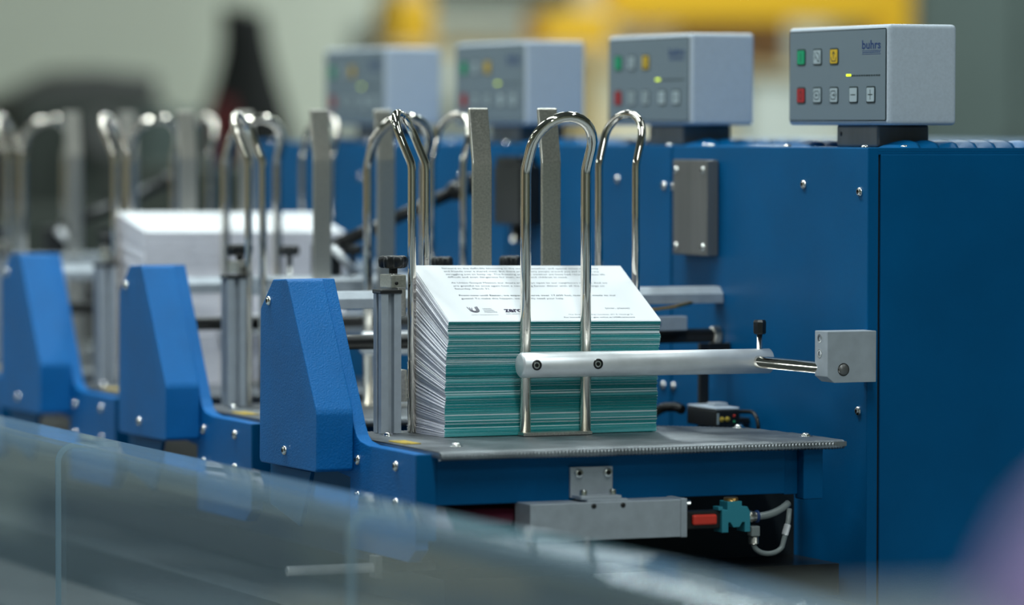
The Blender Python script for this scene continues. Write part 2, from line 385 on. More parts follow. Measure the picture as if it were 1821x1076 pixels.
# ------------------------------------------------------------------ station pieces
def build_table():
    t = thing('feeder_table', 'nearest feeder table: ribbed steel plate on blue bracket and beam', 'table', (0, 0, 0.9), 'feeder tables')
    # bracket: upright plate whose slanted edge runs down to the table, with a folded front
    prof = [(0.2788, 1.0440), (0.2455, 1.0448), (0.1640, 0.9130), (0.1570, 0.9045), (0.1480, 0.9000), (0.127, 0.8975), (0.012, 0.8972), (0.012, 0.812), (0.030, 0.800), (0.1740, 0.800), (0.174, 0.865), (0.30, 0.875), (0.3142, 1.0168)]
    b = MB(); b.prism(prof, 'X', -0.0135, -0.0012, BLUETEX, 0.0010)
    b.box(-0.0135, 0.0055, 0.0095, 0.0135, 0.82, 0.8972, BLUE, 0.001)
    b.build('bracket', t)
    for y, z in ((0.153, 0.8825), (0.058, 0.8835), (0.153, 0.8500), (0.058, 0.8508)):
        bolt(t, (-0.0135, y, z), (-1, 0, 0), 0.0048)
    b = MB(); b.box(0.0055, 0.350, 0.0105, 0.0165, 0.8512, 0.8950, BLUE, 0.001); b.build('cross_beam', t)
    b = MB(); b.box(0.3500, 0.3645, 0.014, 0.05, 0.850, 0.894, BLUE, 0.001); b.box(0.3645, 0.3845, 0.002, 0.02, 0.8458, 0.8940, BLUE, 0.0012); b.build('beam_bracket', t)
    # ribbed plate: half-round ribs along Y every 3.4 mm, wrapped over the rounded front lip
    b = MB(); P = 0.0034; n = 118; vs = []; cols = n * 4 + 1
    def yend(x):
        if x < 0.30: return 0.262
        if x < 0.345: return 0.262 + (0.218 - 0.262) * (x - 0.30) / 0.045
        if x < 0.392: return 0.218 + (0.178 - 0.218) * (x - 0.345) / 0.047
        return 0.178 - (x - 0.392) * 8
    rows = [('t', 1.0), ('t', 0.5), ('t', 0.1), ('t', 0.0), ('l', 1), ('l', 2), ('l', 3), ('l', 4)]
    for i in range(cols):
        x = 0.0005 + i * P / 4; h = 0.0008 * (1, 0.45, 0, 0.45)[i % 4]
        ys = 0.0 - 0.0115; fr = 0.0035 if x < 0.39 else 0.0035 + (x - 0.39) * 0.4
        for kind, q in rows:
            if kind == 't': vs.append((x, (ys + fr) + q * (yend(x) - ys - fr), 0.9 - 0.0006 + h))
            else:
                a = q * pi / 2 / 2.2; rr = 0.0035 + h
                vs.append((x, ys + fr - 0.0 - rr * sin(a), 0.8961 + rr * cos(a)))
        vs.append((x, ys + 0.003, 0.8945)); 
    nr = len(rows) + 1
    fs = [(i * nr + j, i * nr + j + 1, (i + 1) * nr + j + 1, (i + 1) * nr + j) for i in range(cols - 1) for j in range(nr - 1)]
    b.add(vs, fs, RIB, True)
    x1 = 0.0005 + (cols - 1) * P / 4
    out = [(0.0005, -0.011), (x1, -0.011), (x1, 0.10), (0.392, 0.176), (0.345, 0.2165), (0.30, 0.2605), (0.0005, 0.2605)]
    b.prism(out, 'Z', 0.8950, 0.8992, RIB)
    b.build('table_plate', t)
    for x, y in ((0.0423, 0.0833 - 0.03), (0.0354, 0.2016), (0.385, 0.178), (0.392, 0.052)):
        o = bolt(t, (x, y, 0.9005), (0, 0, 1), 0.0044)
        w = MB(); w.lathe([(0.0001, 0), (1.45, 0), (1.45, 0.18), (0.9, 0.18)], (0, 0, -0.15), (0, 0, 1), ZINC, 20); wo = w.build('washer', o); wo.location = (0, 0, 0)
    b = MB(); b.box(0.008, 0.024, 0.092, 0.132, 0.9, 0.9010, YEL, 0.0003); b.build('yellow_strip', t)
    return t
def build_hood():
    t = thing('side_cover', 'nearest blue slanted hood, closest to the paper stack', 'cover', (-0.03, 0.24, 0.87), 'blue slanted hoods')
    prof = [(0.2800, 1.0435), (0.2440, 1.0451), (0.2400, 1.0430), (0.1650, 0.9285), (0.1633, 0.9240), (0.1640, 0.8735), (0.1680, 0.8710), (0.3140, 0.8700), (0.3176, 0.8735), (0.3142, 1.0150)]
    b = MB(); b.prism(prof, 'X', -0.050, -0.0140, BLUETEX, 0.0014, 3); b.build('hood', t)
    bolt(t, (-0.05, 0.2893, 1.0231), (-1, 0, 0), 0.0046); bolt(t, (-0.05, 0.2467, 0.8857), (-1, 0, 0), 0.0046)
    b = MB(); b.prism([(0.21, 0.868), (0.32, 0.868), (0.32, 0.830), (0.24, 0.815)], 'X', -0.038, -0.034, BLUE, 0.0005); b.build('mounting_tab', t)
    return t
def hoop_pts(A, B, z0, zb, zt, flare, nseg=14):
    """inverted U: leg A, leg B (x, y); bend at zb, top at zt; flare = horizontal shift of the top"""
    A, B, F = Vector((*A, 0)), Vector((*B, 0)), Vector((*flare, 0)); C = (A + B) / 2; r = (B - A).length / 2
    zs = zt - r * 0.95; e = (B - A).normalized()
    def at(p, z):
        f = max(0.0, (z - zb) / (zt - zb)); sm = f
        return p + F * sm + Vector((0, 0, z))
    pts = [at(A, z0)]
    for z in (zb - 0.030, zb - 0.007): pts.append(at(A, z))
    # rounded knee
    for a in (-0.002, 0.002, 0.007):
        p = at(A, zb + max(a, 0)); 
        if a < 0: p = at(A, zb + a) + F * 0.008
        pts.append(p)
    pts.append(at(A, zs * 0.5 + (zb + 0.007) * 0.5))
    for i in range(nseg + 1):
        a = pi - pi * i / nseg
        z = zs + sin(a) * (zt - zs); pts.append(at(C + e * cos(a) * r, z))
    pts.append(at(B, zs * 0.5 + (zb + 0.007) * 0.5))
    for a in (0.007, 0.002, -0.002):
        p = at(B, zb + max(a, 0))
        if a < 0: p = at(B, zb + a) + F * 0.008
        pts.append(p)
    for z in (zb - 0.007, zb - 0.030): pts.append(at(B, z))
    pts.append(at(B, z0)); return pts
def build_front_hoop():
    t = thing('front_guide_hoop', 'chrome hoop clamped to the round aluminium bar in front of the printed stack', 'guide', (0.1815, 0.15, 0.9), 'chrome guide hoops')
    b = MB(); b.tube(hoop_pts((0.1512, 0.150), (0.2122, 0.150), 0.9035, 1.146, 1.1955, (0.004, -0.020)), 0.0050, CHROME, 20); b.build('bent_tube', t)
    b = MB(); b.box(0.146, 0.2155, 0.1415, 0.1555, 0.9006, 0.9036, NICKEL, 0.0005); b.build('foot_plate', t)
    return t
def build_corner_hoop(A, B, flare, label, r=0.0040):
    t = thing('corner_guide_hoop', label, 'guide', ((A[0] + B[0]) / 2, (A[1] + B[1]) / 2, 0.9), 'chrome guide hoops')
    b = MB(); b.tube(hoop_pts(A, B, 0.9006, 1.150, 1.1985, flare), r, CHROME, 18); b.build('bent_tube', t)
    return t
def build_stop(x, label):
    t = thing('back_stop_bar', label, 'stop bar', (x, 0.27, 0.9), 'flat nickel stop bars')
    prof = [(0.2620, 0.9006), (0.2660, 0.9006), (0.2660, 1.151), (0.2760, 1.2015), (0.2745, 1.2045), (0.2720, 1.2035), (0.2620, 1.1515)]
    b = MB(); b.prism(prof, 'X', x - 0.0100, x + 0.0100, NICKEL, 0.0010, 2); b.build('flat_bar', t)
    return t
def build_bar():
    t = thing('clamp_bar', 'round aluminium bar in front of the printed stack, with black knob', 'bar', (0.1384, 0.134, 0.967), 'aluminium clamp bars')
    R = 0.0117
    b = MB(); b.lathe([(0.0001, 0.0), (R - 0.0022, 0), (R - 0.0018, 0.0002), (R, 0.0022), (R, 0.2560), (R - 0.0006, 0.2566), (0.0001, 0.2566)], (0.1382, 0.134, 0.9668), (1, 0, -0.004), ALU, 40); b.build('round_bar', t)
    for x in (0.1507, 0.2125):
        q = MB(); q.lathe([(0.0001, 0.0006), (0.0022, 0.0006), (0.0036, 0.0010), (0.0036, 0.0002), (0.0047, 0.0001), (0.0047, -0.001)], (x, 0.1226, 0.9672), (0, -1, 0), ZINC, 24)
        q.lathe([(0.0034, 0.0011), (0.0047, 0.0008), (0.0049, 0.0004)], (x, 0.1226, 0.9672), (0, -1, 0), BLACKM, 24)
        q.lathe([(0.0019, 0.0009), (0.0001, 0.0008)], (x, 0.1226, 0.9672), (0, -1, 0), BLACKM, 6)
        q.build('socket_screw', t)
    q = MB(); q.cyl((0.3846, 0.134, 0.975), (0.3846, 0.134, 0.9915), 0.0027, ZINC, 14); stud = q.build('stud', t)
    q = MB(); q.lathe([(0.0001, 0), (0.0050, 0), (0.0062, 0.0012), (0.0064, 0.0115), (0.0054, 0.0135), (0.0001, 0.0138)], (0.3846, 0.134, 0.9912), (0, 0, 1), BLACK, 8)
    for p in range(len(q.s)): q.s[p] = False
    q.build('knob', t)
    return t
def build_rod():
    t = thing('slide_rod', 'polished steel rod from the aluminium bar to the grey clamp block', 'rod', (0.4, 0.09, 0.965))
    b = MB(); b.cyl((0.3740, 0.133, 0.9662), (0.4226, 0.0375, 0.9620), 0.0058, CHROME, 24); b.build('rod', t)
    return t
def build_block():
    t = thing('clamp_block', 'grey aluminium clamp block on the blue cabinet corner', 'block', (0.43, 0.045, 0.97))
    b = MB()
    b.prism([(0.4060, 0.9975), (0.4568, 0.9975), (0.4568, 0.9499), (0.4130, 0.9499), (0.4060, 0.9555)], 'Y', 0.036, 0.062, ALUG, 0.0006, 2); b.build('block', t)
    for z in (0.9905, 0.9765):
        bolt(t, (0.4066, 0.052, z), (-1, 0, 0), 0.0044, CAPS, 'socket_screw').scale = (0.0044, 0.0044, 0.001)
    b = MB(); b.lathe([(0.0052, 0), (0.0050, 0.0009), (0.0001, 0.0010)], (0.4226, 0.036, 0.9620), (0, -1, 0), STEELD, 24)
    b.lathe([(0.0060, 0.0002), (0.0052, 0.0004)], (0.4226, 0.036, 0.9620), (0, -1, 0), BLACKM, 24)
    b.build('rod_end', t)
    return t
def build_post():
    t = thing('guide_post', 'grooved aluminium post beside the printed stack, under a black cap', 'post', (0.046, 0.235, 0.9), 'grooved aluminium posts')
    x0, x1, y0, y1 = 0.0365, 0.0565, 0.2230, 0.2430; cx_, cy_ = 0.0465, 0.233
    g, dp = 0.0029, 0.0075   # slot half-width and depth
    # outline with a slot in every face, the front one off centre as in a slim profile
    o = [(x0, y0), (cx_ - g, y0), (cx_ - g, y0 + dp), (cx_ + g, y0 + dp), (cx_ + g, y0), (x1, y0),
         (x1, cy_ - g), (x1 - dp, cy_ - g), (x1 - dp, cy_ + g), (x1, cy_ + g), (x1, y1),
         (cx_ + g, y1), (cx_ + g, y1 - dp), (cx_ - g, y1 - dp), (cx_ - g, y1), (x0, y1),
         (x0, cy_ + g), (x0 + dp, cy_ + g), (x0 + dp, cy_ - g), (x0, cy_ - g)]
    b = MB(); b.prism(o, 'Z', 0.9004, 1.0305, ALUG); b.build('extrusion', t)
    b = MB(); b.box(x0 - 0.0012, x1 + 0.0008, y0 - 0.0015, y1 + 0.001, 1.0305, 1.0345, BLACK, 0.0012); b.build('end_cap', t)
    return t
def build_knob_clamp():
    t = thing('knob_clamp', 'nickel clamp block with black star knob holding the left corner hoop', 'clamp', (0.055, 0.22, 1.03), 'star knob clamps')
    b = MB(); b.box(0.0502, 0.0655, 0.2330, 0.262, 1.0352, 1.0478, NICKEL, 0.0008)
    b.box(0.0572, 0.0655, 0.2335, 0.2480, 1.0090, 1.0352, NICKEL, 0.0008); b.build('block', t)
    b = MB(); b.lathe([(0.0017, 0), (0.0017, 0.0006), (0.0001, 0.0006)], (0.0556, 0.2329, 1.0400), (0, -1, 0), BLACKM, 14); b.build('bore', t)
    b = MB(); b.cyl((0.0610, 0.255, 1.0478), (0.0610, 0.255, 1.0550), 0.0042, ZINC, 14); b.build('stud', t)
    n = 60; rs = []
    for h, k in ((1.0535, 0.80), (1.0550, 0.96), (1.0610, 1.0), (1.0640, 0.94), (1.0652, 0.75), (1.0652, 0.2)):
        rs.append([Vector((0.0610 + cos(2 * pi * j / n) * (0.0118 + 0.0028 * cos(5 * 2 * pi * j / n)) * k, 0.255 + sin(2 * pi * j / n) * (0.0118 + 0.0028 * cos(5 * 2 * pi * j / n)) * k, h)) for j in range(n)])
    b = MB(); b.rings(rs, BLACK); b.build('star_knob', t)
    b = MB(); b.box(0.0600, 0.0668, 0.2330, 0.248, 0.9290, 0.9590, NICKEL, 0.0008); b.build('lower_block', t)
    b = MB(); b.cyl((0.0585, 0.238, 0.9592), (0.0585, 0.238, 0.9650), 0.0035, ZINC, 10); b.build('lower_screw', t)
    return t
def build_rail():
    t = thing('cross_rail', 'flat steel rail behind the printed stack, fixed to the cabinet', 'rail', (0.2, 0.37, 1.02), 'steel cross rails')
    b = MB(); b.prism([(0.3600, 1.0110), (0.3600, 1.0205), (0.3680, 1.0275), (0.3820, 1.0275), (0.3820, 1.0110)], 'X', -0.020, 0.4565, ALUG, 0.0006); b.build('rail', t)
    for x in (0.1580, 0.2300):
        q = MB(); q.cyl((x, 0.371, 1.0275), (x, 0.371, 1.052), 0.003, ZINC, 10); q.build('stud', t)
        q = MB(); n = 40; rs = []
        for h, kk in ((1.049, 0.8), (1.051, 1.0), (1.058, 1.0), (1.060, 0.8), (1.060, 0.2)):
            rs.append([Vector((x + cos(2 * pi * j / n) * (0.0095 + 0.0018 * cos(10 * pi * j / n)) * kk, 0.371 + sin(2 * pi * j / n) * (0.0095 + 0.0018 * cos(10 * pi * j / n)) * kk, h)) for j in range(n)])
        q.rings(rs, BLACK); q.build('star_knob', t)
    return t
def build_shaft():
    t = thing('drive_shaft', 'black shaft behind the printed stack, ending in a steel collar at the cabinet', 'shaft', (0.2, 0.37, 0.9785), 'black cross shafts')
    b = MB(); b.cyl((-0.020, 0.371, 0.9785), (0.449, 0.371, 0.9785), 0.0072, BLACKM, 24); b.build('shaft', t)
    b = MB(); b.cyl((0.4485, 0.371, 0.9785), (0.4567, 0.371, 0.9785), 0.0095, NICKEL, 24); b.build('collar', t)
    return t
def build_wall_block():
    t = thing('wall_plate', 'brushed grey steel plate with four screws on the nearest cabinet side', 'plate', (0.45, 0.41, 1.1))
    b = MB(); b.box(0.4435, 0.4566, 0.3725, 0.4520, 1.0575, 1.1535, STEELD, 0.0012); b.build('plate', t)
    for y, z in ((0.381, 1.0660), (0.381, 1.1430), (0.4440, 1.0660), (0.4440, 1.1430)):
        bolt(t, (0.4438, y, z), (-1, 0, 0), 0.0040)
    return t

table = build_table(); hood = build_hood(); fh = build_front_hoop()
lg = build_corner_hoop((0.0700, 0.2300), (0.0995, 0.2680), (-0.0165, 0.0125), 'narrow chrome hoop at the left back corner of the printed stack, nearest station')
rg = build_corner_hoop((0.2840, 0.2800), (0.3020, 0.2340), (0.0135, 0.0060), 'chrome hoop rising behind the right back corner of the printed stack')
s1 = build_stop(0.1548, 'flat nickel bar, left one of the two directly behind the printed stack')
s2 = build_stop(0.2262, 'flat nickel bar behind the printed stack, seen through the front hoop')
bar = build_bar(); build_rod(); build_block()
post = build_post(); kc = build_knob_clamp(); rail = build_rail(); shaft = build_shaft(); build_wall_block()

HOFF = {1: 0.0108, 2: 0.0085, 3: 0.034, 4: 0.03}; LOFF = {1: -0.0085, 2: -0.0125, 3: -0.009, 4: -0.009}; ROFF = {1: 0, 2: 0.015, 3: 0.018, 4: 0.018}
for k in range(1, 5):
    o_ = ORD[k]; d = (0, S * k, 0)
    copy_tree(table, None, d, 'feeder table of the %s station from the camera' % o_)
    if k < 3: copy_tree(hood, None, d, 'blue slanted hood, %s from the camera%s' % (o_, ', farthest and most blurred' if k == 2 else ''))
    copy_tree(fh, None, (HOFF[k], S * k, 0), 'blurred wide chrome hoop at the front of the %s station' % o_)
    copy_tree(lg, None, (LOFF[k], S * k, 0), 'blurred narrow chrome hoop at the left of the %s station' % o_)
    if k < 4: copy_tree(rg, None, (ROFF[k], S * k, 0), 'blurred chrome hoop at the back right of the %s station' % o_)
    if k < 4:
        copy_tree(s1, None, d, 'blurred flat nickel bar, left one of the pair at the %s station' % o_)
        copy_tree(s2, None, d, 'blurred flat nickel bar, right one of the pair at the %s station' % o_)
    if k < 4:
        copy_tree(post, None, d, 'blurred grooved aluminium post of the %s station' % o_)
        copy_tree(kc, None, d, 'blurred clamp with black star knob at the %s station' % o_)
        copy_tree(rail, None, d, 'steel cross rail at the back of the %s station' % o_)
        copy_tree(shaft, None, d, 'black shaft at the back of the %s station' % o_)
for k in (1, 2, 3):
    copy_tree(bar, None, (HOFF[k], S * k, 0), 'round aluminium bar in front of the empty %s station' % o_ if k == 1 else 'blurred aluminium clamp bar of the %s station' % ORD[k])

# ------------------------------------------------------------------ the printed stack
def build_stack(x0, x1, y0, y1, hf, hb, N, front, name, skew, lean):
    """folded letters: each two thin leaves, thicker at the folded back; one mesh, too fine to pick apart"""
    b = MB(); tone = []
    i_w, i_l, i_f = b.mi(PAPER), b.mi(PAPERL), b.mi(front)
    wob = [rnd.uniform(-1, 1) for _ in range(60)]
    def smooth(f, q): 
        a = f * 12 + q; i = int(a); u = a - i; u = u * u * (3 - 2 * u); return wob[i % 60] * (1 - u) + wob[(i + 1) % 60] * u
    run = 0; tn = 0.3
    for k in range(N):
        f0, f1 = k / N, (k + 1) / N
        gap = rnd.uniform(0.04, 0.16)
        dx = lean * f0 ** 2 + smooth(f0, 3) * 0.0010 + rnd.uniform(-0.0006, 0.0006); dy = smooth(f0, 21) * 0.0010 + rnd.uniform(-0.0005, 0.0005)
        if run <= 0: run = rnd.choice((1, 1, 2, 3, 5, 7)); tn = rnd.choice((0.10, 0.2, 0.25, 0.28, 0.34, 0.16)) + 0.14 * (1 - f0) ** 1.3 + (0.5 if rnd.random() < 0.30 else 0)
        run -= 1
        if tn > 0.62: run = 0
        gb = rnd.choice((0.03, 0.05, 0.07, 0.10, 0.16, 0.34)) + rnd.uniform(-0.03, 0.04)
        for (xx0, xx1) in ((x0 + dx, x1 + dx),):
            zf0 = 0.9006 + hf * f0; zf1 = 0.9006 + hf * (f1 - (f1 - f0) * gap * 0.5)
            zb0 = 0.9006 + hb * f0 + hb * (f1 - f0) * gb * 0.5; zb1 = 0.9006 + hb * (f1 - (f1 - f0) * gb * 0.5)
            s0, s1_ = skew * f0, skew * f1
            ym = (y0 + y1) / 2 + 0.008; sag = 0.0006 * rnd.uniform(-1, 1)
            fm = (ym - y0) / (y1 - y0); sag *= 1 - f0; zm0 = zf0 + (zb0 - zf0) * fm + sag; zm1 = zf1 + (zb1 - zf1) * fm + sag
            sgx = -0.0012 * f0
            v = []
            for (x, sk) in ((xx0, 0.0), (xx1, 1.0)):
                for (y, a, c) in ((y0 + dy, zf0, zf1), (ym, zm0, zm1), (y1 + dy * 0.5, zb0, zb1)):
                    v += [(x, y, a - s0 * sk), (x, y, c - s1_ * sk)]
            o = len(b.v); b.v += v
            F = [((0, 6, 7, 1), i_f), ((1, 7, 9, 3), i_w), ((3, 9, 11, 5), i_w), ((0, 1, 3, 2), i_l), ((2, 3, 5, 4), i_l),
                 ((6, 8, 9, 7), i_l), ((8, 10, 11, 9), i_l), ((4, 5, 11, 10), i_w), ((0, 2, 8, 6), i_w), ((2, 4, 10, 8), i_w)]
            for f, mi_ in F:
                b.f.append([o + q for q in f]); b.m.append(mi_); b.s.append(False); tone.append(tn + rnd.uniform(-0.03, 0.03))
    o = b.build(name)
    a = o.data.attributes.new('tone', 'FLOAT', 'FACE'); a.data.foreach_set('value', tone)
    return o
SKW = 0.0028
st = build_stack(0.0740, 0.2890, 0.158, 0.2500, 0.1062, 0.1540, 165, TEAL, 'letter_stack', SKW, 0.0040)
tag(st, 'thick stack of folded letters with teal front edges on the nearest feeder table', 'paper stack', kind='stuff')
# the top letter, read from the front
OX, OY, OZ = 0.0782, 0.1578, 0.9006 + 0.1066
uD = Vector((0.2145, 0, -SKW)).normalized(); vD = Vector((0, 0.0922, 0.0483)).normalized(); nD = uD.cross(vD)
def page(u, v, h=0.0): return Vector((OX, OY, OZ)) + uD * u + vD * v + nD * h
top = thing('printed_letter', 'white printed letter on top of the stack, text facing the camera', 'letter', page(0, 0))
b = MB()
vs = [page(u, v, h) for h in (0.0, 0.0004) for u, v in ((0, 0), (0.2148, 0), (0.2148, 0.1045), (0, 0.1045))]
b.add(vs, [(4, 5, 6, 7), (3, 2, 1, 0), (0, 1, 5, 4), (1, 2, 6, 5), (2, 3, 7, 6), (3, 0, 4, 7)], PAPER); b.build('sheet', top)
def print_line(s, u0, v0, u1, h=None, bold=0.0, ink=None, name='printed_text'):
    me = text_mesh(s, u1 - u0, h, bold, name); me.materials.append(ink or INK)
    for v in me.vertices: v.co = page(u0 + v.co.x, v0 + v.co.y, 0.00052)
    o = bpy.data.objects.new(name, me); COL.objects.link(o); o.parent = top; o.location = -org(top)
LN = [
 ('forward to the daffodils blooming in the warmer weather, and special times with family', 0.0279, 0.0980, 0.1891, 0),
 ('and friends over a shared meal. But there are so many people around you and me who are', 0.0279, 0.0922, 0.1873, 0),
 ('struggling just to keep up. The freezing and wet weather we have had recently makes life', 0.0279, 0.0866, 0.1915, 0),
 ('difficult and even dangerous for men, women and children in need.', 0.0279, 0.0812, 0.1505, 0),
 ('At Union Gospel Mission our doors are always open to our neighbours in need. And we', 0.0275, 0.0704, 0.1876, 0),
 ('are grateful to once again host a nourishing Easter dinner with all the trimmings on', 0.0275, 0.0646, 0.1822, 0),
 ('Saturday, March 31.', 0.0271, 0.0591, 0.0629, 0),
 ('From now until Easter, we expect to serve over 17,600 hot, nutritious meals to our', 0.0268, 0.0467, 0.1872, 0.016),
 ('guests! To make this happen, we urgently need your help.', 0.0268, 0.0408, 0.1314, 0.006),
 ('(over, please)', 0.1664, 0.0224, 0.1914, 0.004),
 ('Our Drop-in Building | Location: 601 E. Hastings St.', 0.1243, 0.0110, 0.1907, 0),
 ('For immediate help, give online at UGM.ca/donate', 0.1177, 0.0058, 0.1903, 0.016)]
for s_, u0, v0, u1, bo in LN: print_line(s_, u0, v0 - 0.0006, u1, 0.0036 if v0 > 0.02 else 0.0026, bo)
for i, w_ in enumerate(('UNION', 'GOSPEL', 'MISSION')): print_line(w_, 0.0412, 0.0212 - i * 0.0031, (0.0500, 0.0520, 0.0534)[i], 0.0022, 0)
print_line('EXPECT TRANSFORMATION', 0.0262, 0.0104, 0.0529, 0.0012)
print_line('zero', 0.0618, 0.0160, 0.0800, 0.0062, 0.035, INKD)
print_line('WASTE CAMPAIGN FUND', 0.0612, 0.0118, 0.0790, 0.0016)
# the U emblem: three nested strokes, open at the top
em = MB()
for i, (rr, off) in enumerate(((0.0046, 0.0), (0.0034, 0.0006), (0.0022, 0.0012))):
    pl = [(0.0322 - rr - 0.0009 * (1 - i), 0.0252 - off * 1.2)] + [(0.0322 + rr * cos(a), 0.0202 + rr * sin(a)) for a in [pi + pi * j / 10 for j in range(11)]] + [(0.0322 + rr, 0.0262 - off)]
    q = strokes([pl], 0.0008, lambda a, c, h: page(a, c, 0.0004 + h), INKD, 0.0001)
    em.add(q.v, q.f, INKD)
em.build('emblem', top)

# tall stack of white paper at the third station
ws = build_stack(0.0650, 0.3000, 2 * S + 0.152, 2 * S + 0.2560, 0.1700, 0.1900, 120, PAPERL, 'white_paper_stack', 0.002, 0.002)
tag(ws, 'tall stack of plain white paper on the third feeder table, out of focus', 'paper stack', kind='stuff')

# ------------------------------------------------------------------ control boxes
def build_box():
    t = thing('control_box', 'nearest grey control box, sharply in focus with readable keys and logo', 'control box', (0.53, 0.18, 1.1672), 'grey control boxes')
    X, Y0, Y1, Z0, Z1 = 0.490, 0.0763, 0.2857, 1.1883, 1.2832
    b = MB(); b.box(X, X + 0.0725, Y0, Y1, Z0, Z1, HOUS, 0.0040, 4)
    b.build('housing', t)
    def fr(u, v, h): return Vector((X - 0.0002 - h, Y1 - u, Z0 + v))      # u to the right as read, v up, h out of the panel
    w, h_ = Y1 - Y0, Z1 - Z0
    def rr(u0, v0, u1, v1, r, ha, hb_, m, bb):
        pts = []
        for cu_, cv_, a0 in ((u1 - r, v1 - r, 0), (u0 + r, v1 - r, pi / 2), (u0 + r, v0 + r, pi), (u1 - r, v0 + r, 3 * pi / 2)):
            for j in range(5): a = a0 + pi / 2 * j / 4; pts.append((cu_ + r * cos(a), cv_ + r * sin(a)))
        n = len(pts); vs = [fr(a, c, ha) for a, c in pts] + [fr(a, c, hb_) for a, c in pts]
        bb.add(vs, [tuple(range(n, 2 * n))] + [(j, (j + 1) % n, n + (j + 1) % n, n + j) for j in range(n)], m)
        return bb
    b = MB(); rr(0.0040, 0.0040, w - 0.0045, h_ - 0.0036, 0.002, 0, 0.0004, PANELDK, b)
    rr(0.0050, 0.0050, w - 0.0055, h_ - 0.0046, 0.0015, 0.0004, 0.0007, PANEL, b); b.build('front_panel', t)
    T = 0.0007
    ub = [Y1 - y for y in (0.2553, 0.2206, 0.1857, 0.1453, 0.1102)]; vt, vb = 1.2543 - Z0, 1.2172 - Z0
    def key(u, v, m, sym):
        q = MB(); rr(u - 0.0089, v - 0.0080, u + 0.0089, v + 0.0080, 0.0022, T, T + 0.0005, PANELDK, q)
        rr(u - 0.0074, v - 0.0066, u + 0.0074, v + 0.0066, 0.0014, T + 0.0005, T + 0.0010, m, q)
        ko = q.build('button', t)
        sy = strokes([[(u + a, v + c) for a, c in ln] for ln in sym], 0.0009, lambda a, c, h: fr(a, c, T + 0.001 + h), PANELDK, 0.0001)
        sy.build('symbol', ko)
    circ = [(0.0026 * cos(a * pi / 8), 0.0040 * sin(a * pi / 8)) for a in range(17)]
    hexa = [(0.0058, 0), (0.0030, 0.0040), (-0.0040, 0.0040), (-0.0058, 0.0012)]; hexa2 = [(0.0058, 0), (0.0030, -0.0040), (-0.0040, -0.0040), (-0.0058, -0.0012)]
    key(ub[0], vt, BTG, [[(0, -0.0040), (0, 0.0040)]])
    key(ub[1], vt, BTW, [[(-0.005, 0.004), (-0.003, 0.0005), (-0.005, -0.002)], [(-0.001, 0.0045), (0.003, 0.0030), (0.0052, -0.0005), (0.0035, -0.004)], [(-0.003, 0.0005), (0.0, -0.002), (0.002, -0.0045), (0.005, -0.0045)]])
    key(ub[2], vt, BTY, [[(-0.005, -0.001), (-0.0038, -0.0045), (0.0038, -0.0045), (0.005, -0.001)], [(0, -0.002), (0, 0.0045)], [(-0.0022, 0.0022), (0, 0.0048), (0.0022, 0.0022)]])
    key(ub[0], vb, BTR, [circ])
    key(ub[1], vb, BTW, [hexa, hexa2, [(0.0025, 0), (-0.0028, 0)], [(-0.001, 0.0014), (-0.0028, 0), (-0.001, -0.0014)]])
    key(ub[2], vb, BTW, [hexa, hexa2, [(-0.0028, 0), (0.0028, 0)], [(0.001, 0.0014), (0.0028, 0), (0.001, -0.0014)]])
    key(ub[3], vb, BTW, [[(-0.0042, 0), (0.0042, 0)]])
    key(ub[4], vb, BTW, [[(-0.0042, 0), (0.0042, 0)], [(0, -0.0044), (0, 0.0044)]])
    me = text_mesh('buhrs', 0.0375, None, 0.016, 'logo_lettering'); hmax = max(v.co.y for v in me.vertices)
    me.materials.append(LOGO)
    for v in me.vertices: v.co = fr(Y1 - 0.1286 + v.co.x, 1.2606 - Z0 + v.co.y * 0.0080 / hmax, T + 0.0002)
    o = bpy.data.objects.new('logo_lettering', me); COL.objects.link(o); o.parent = t; o.location = -org(t)
    u0, u1 = Y1 - 0.1285, Y1 - 0.0913
    q = strokes([[(u0, 0.0705), (u1, 0.0705)], [(u0, 0.0672), (u1, 0.0672)]], 0.0005, lambda a, c, h: fr(a, c, T + h), LOGO, 0.0001); q.build('logo_bars', t)
    q = strokes([[(u0 + 0.0012 + i * 0.0036, 0.0689), (u0 + 0.0030 + i * 0.0036, 0.0689)] for i in range(10)], 0.0009, lambda a, c, h: fr(a, c, T + h), LOGO, 0.0001); q.build('logo_subtitle', t)
    for i in range(14):
        u = Y1 - 0.1606 + i * 0.0050; on = i < 2
        q = MB(); rr(u, 0.0466, u + (0.0046 if on else 0.0036), 0.0466 + (0.0020 if on else 0.0012), 0.0004, T, T + 0.0003, LED if on else PANELDK, q); q.build('indicator', t)
    # pedestal
    b = MB(); b.box(0.5000, 0.5560, 0.118, 0.2020, 1.1673, 1.1886, STEELD, 0.0025, 3); b.build('pedestal', t)
    b = MB(); b.lathe([(0.0022, 0), (0.0022, 0.0004), (0.0001, 0.0004)], (0.4999, 0.192, 1.1800), (-1, 0, 0), BLACKM, 14); b.build('bore', t)
    return t
cb = build_box()
for k in range(1, 4):
    copy_tree(cb, None, (0, S * k, 0), 'grey control box, %s in the row from the nearest one%s' % (ORD[k], ', most blurred' if k == 3 else ''))

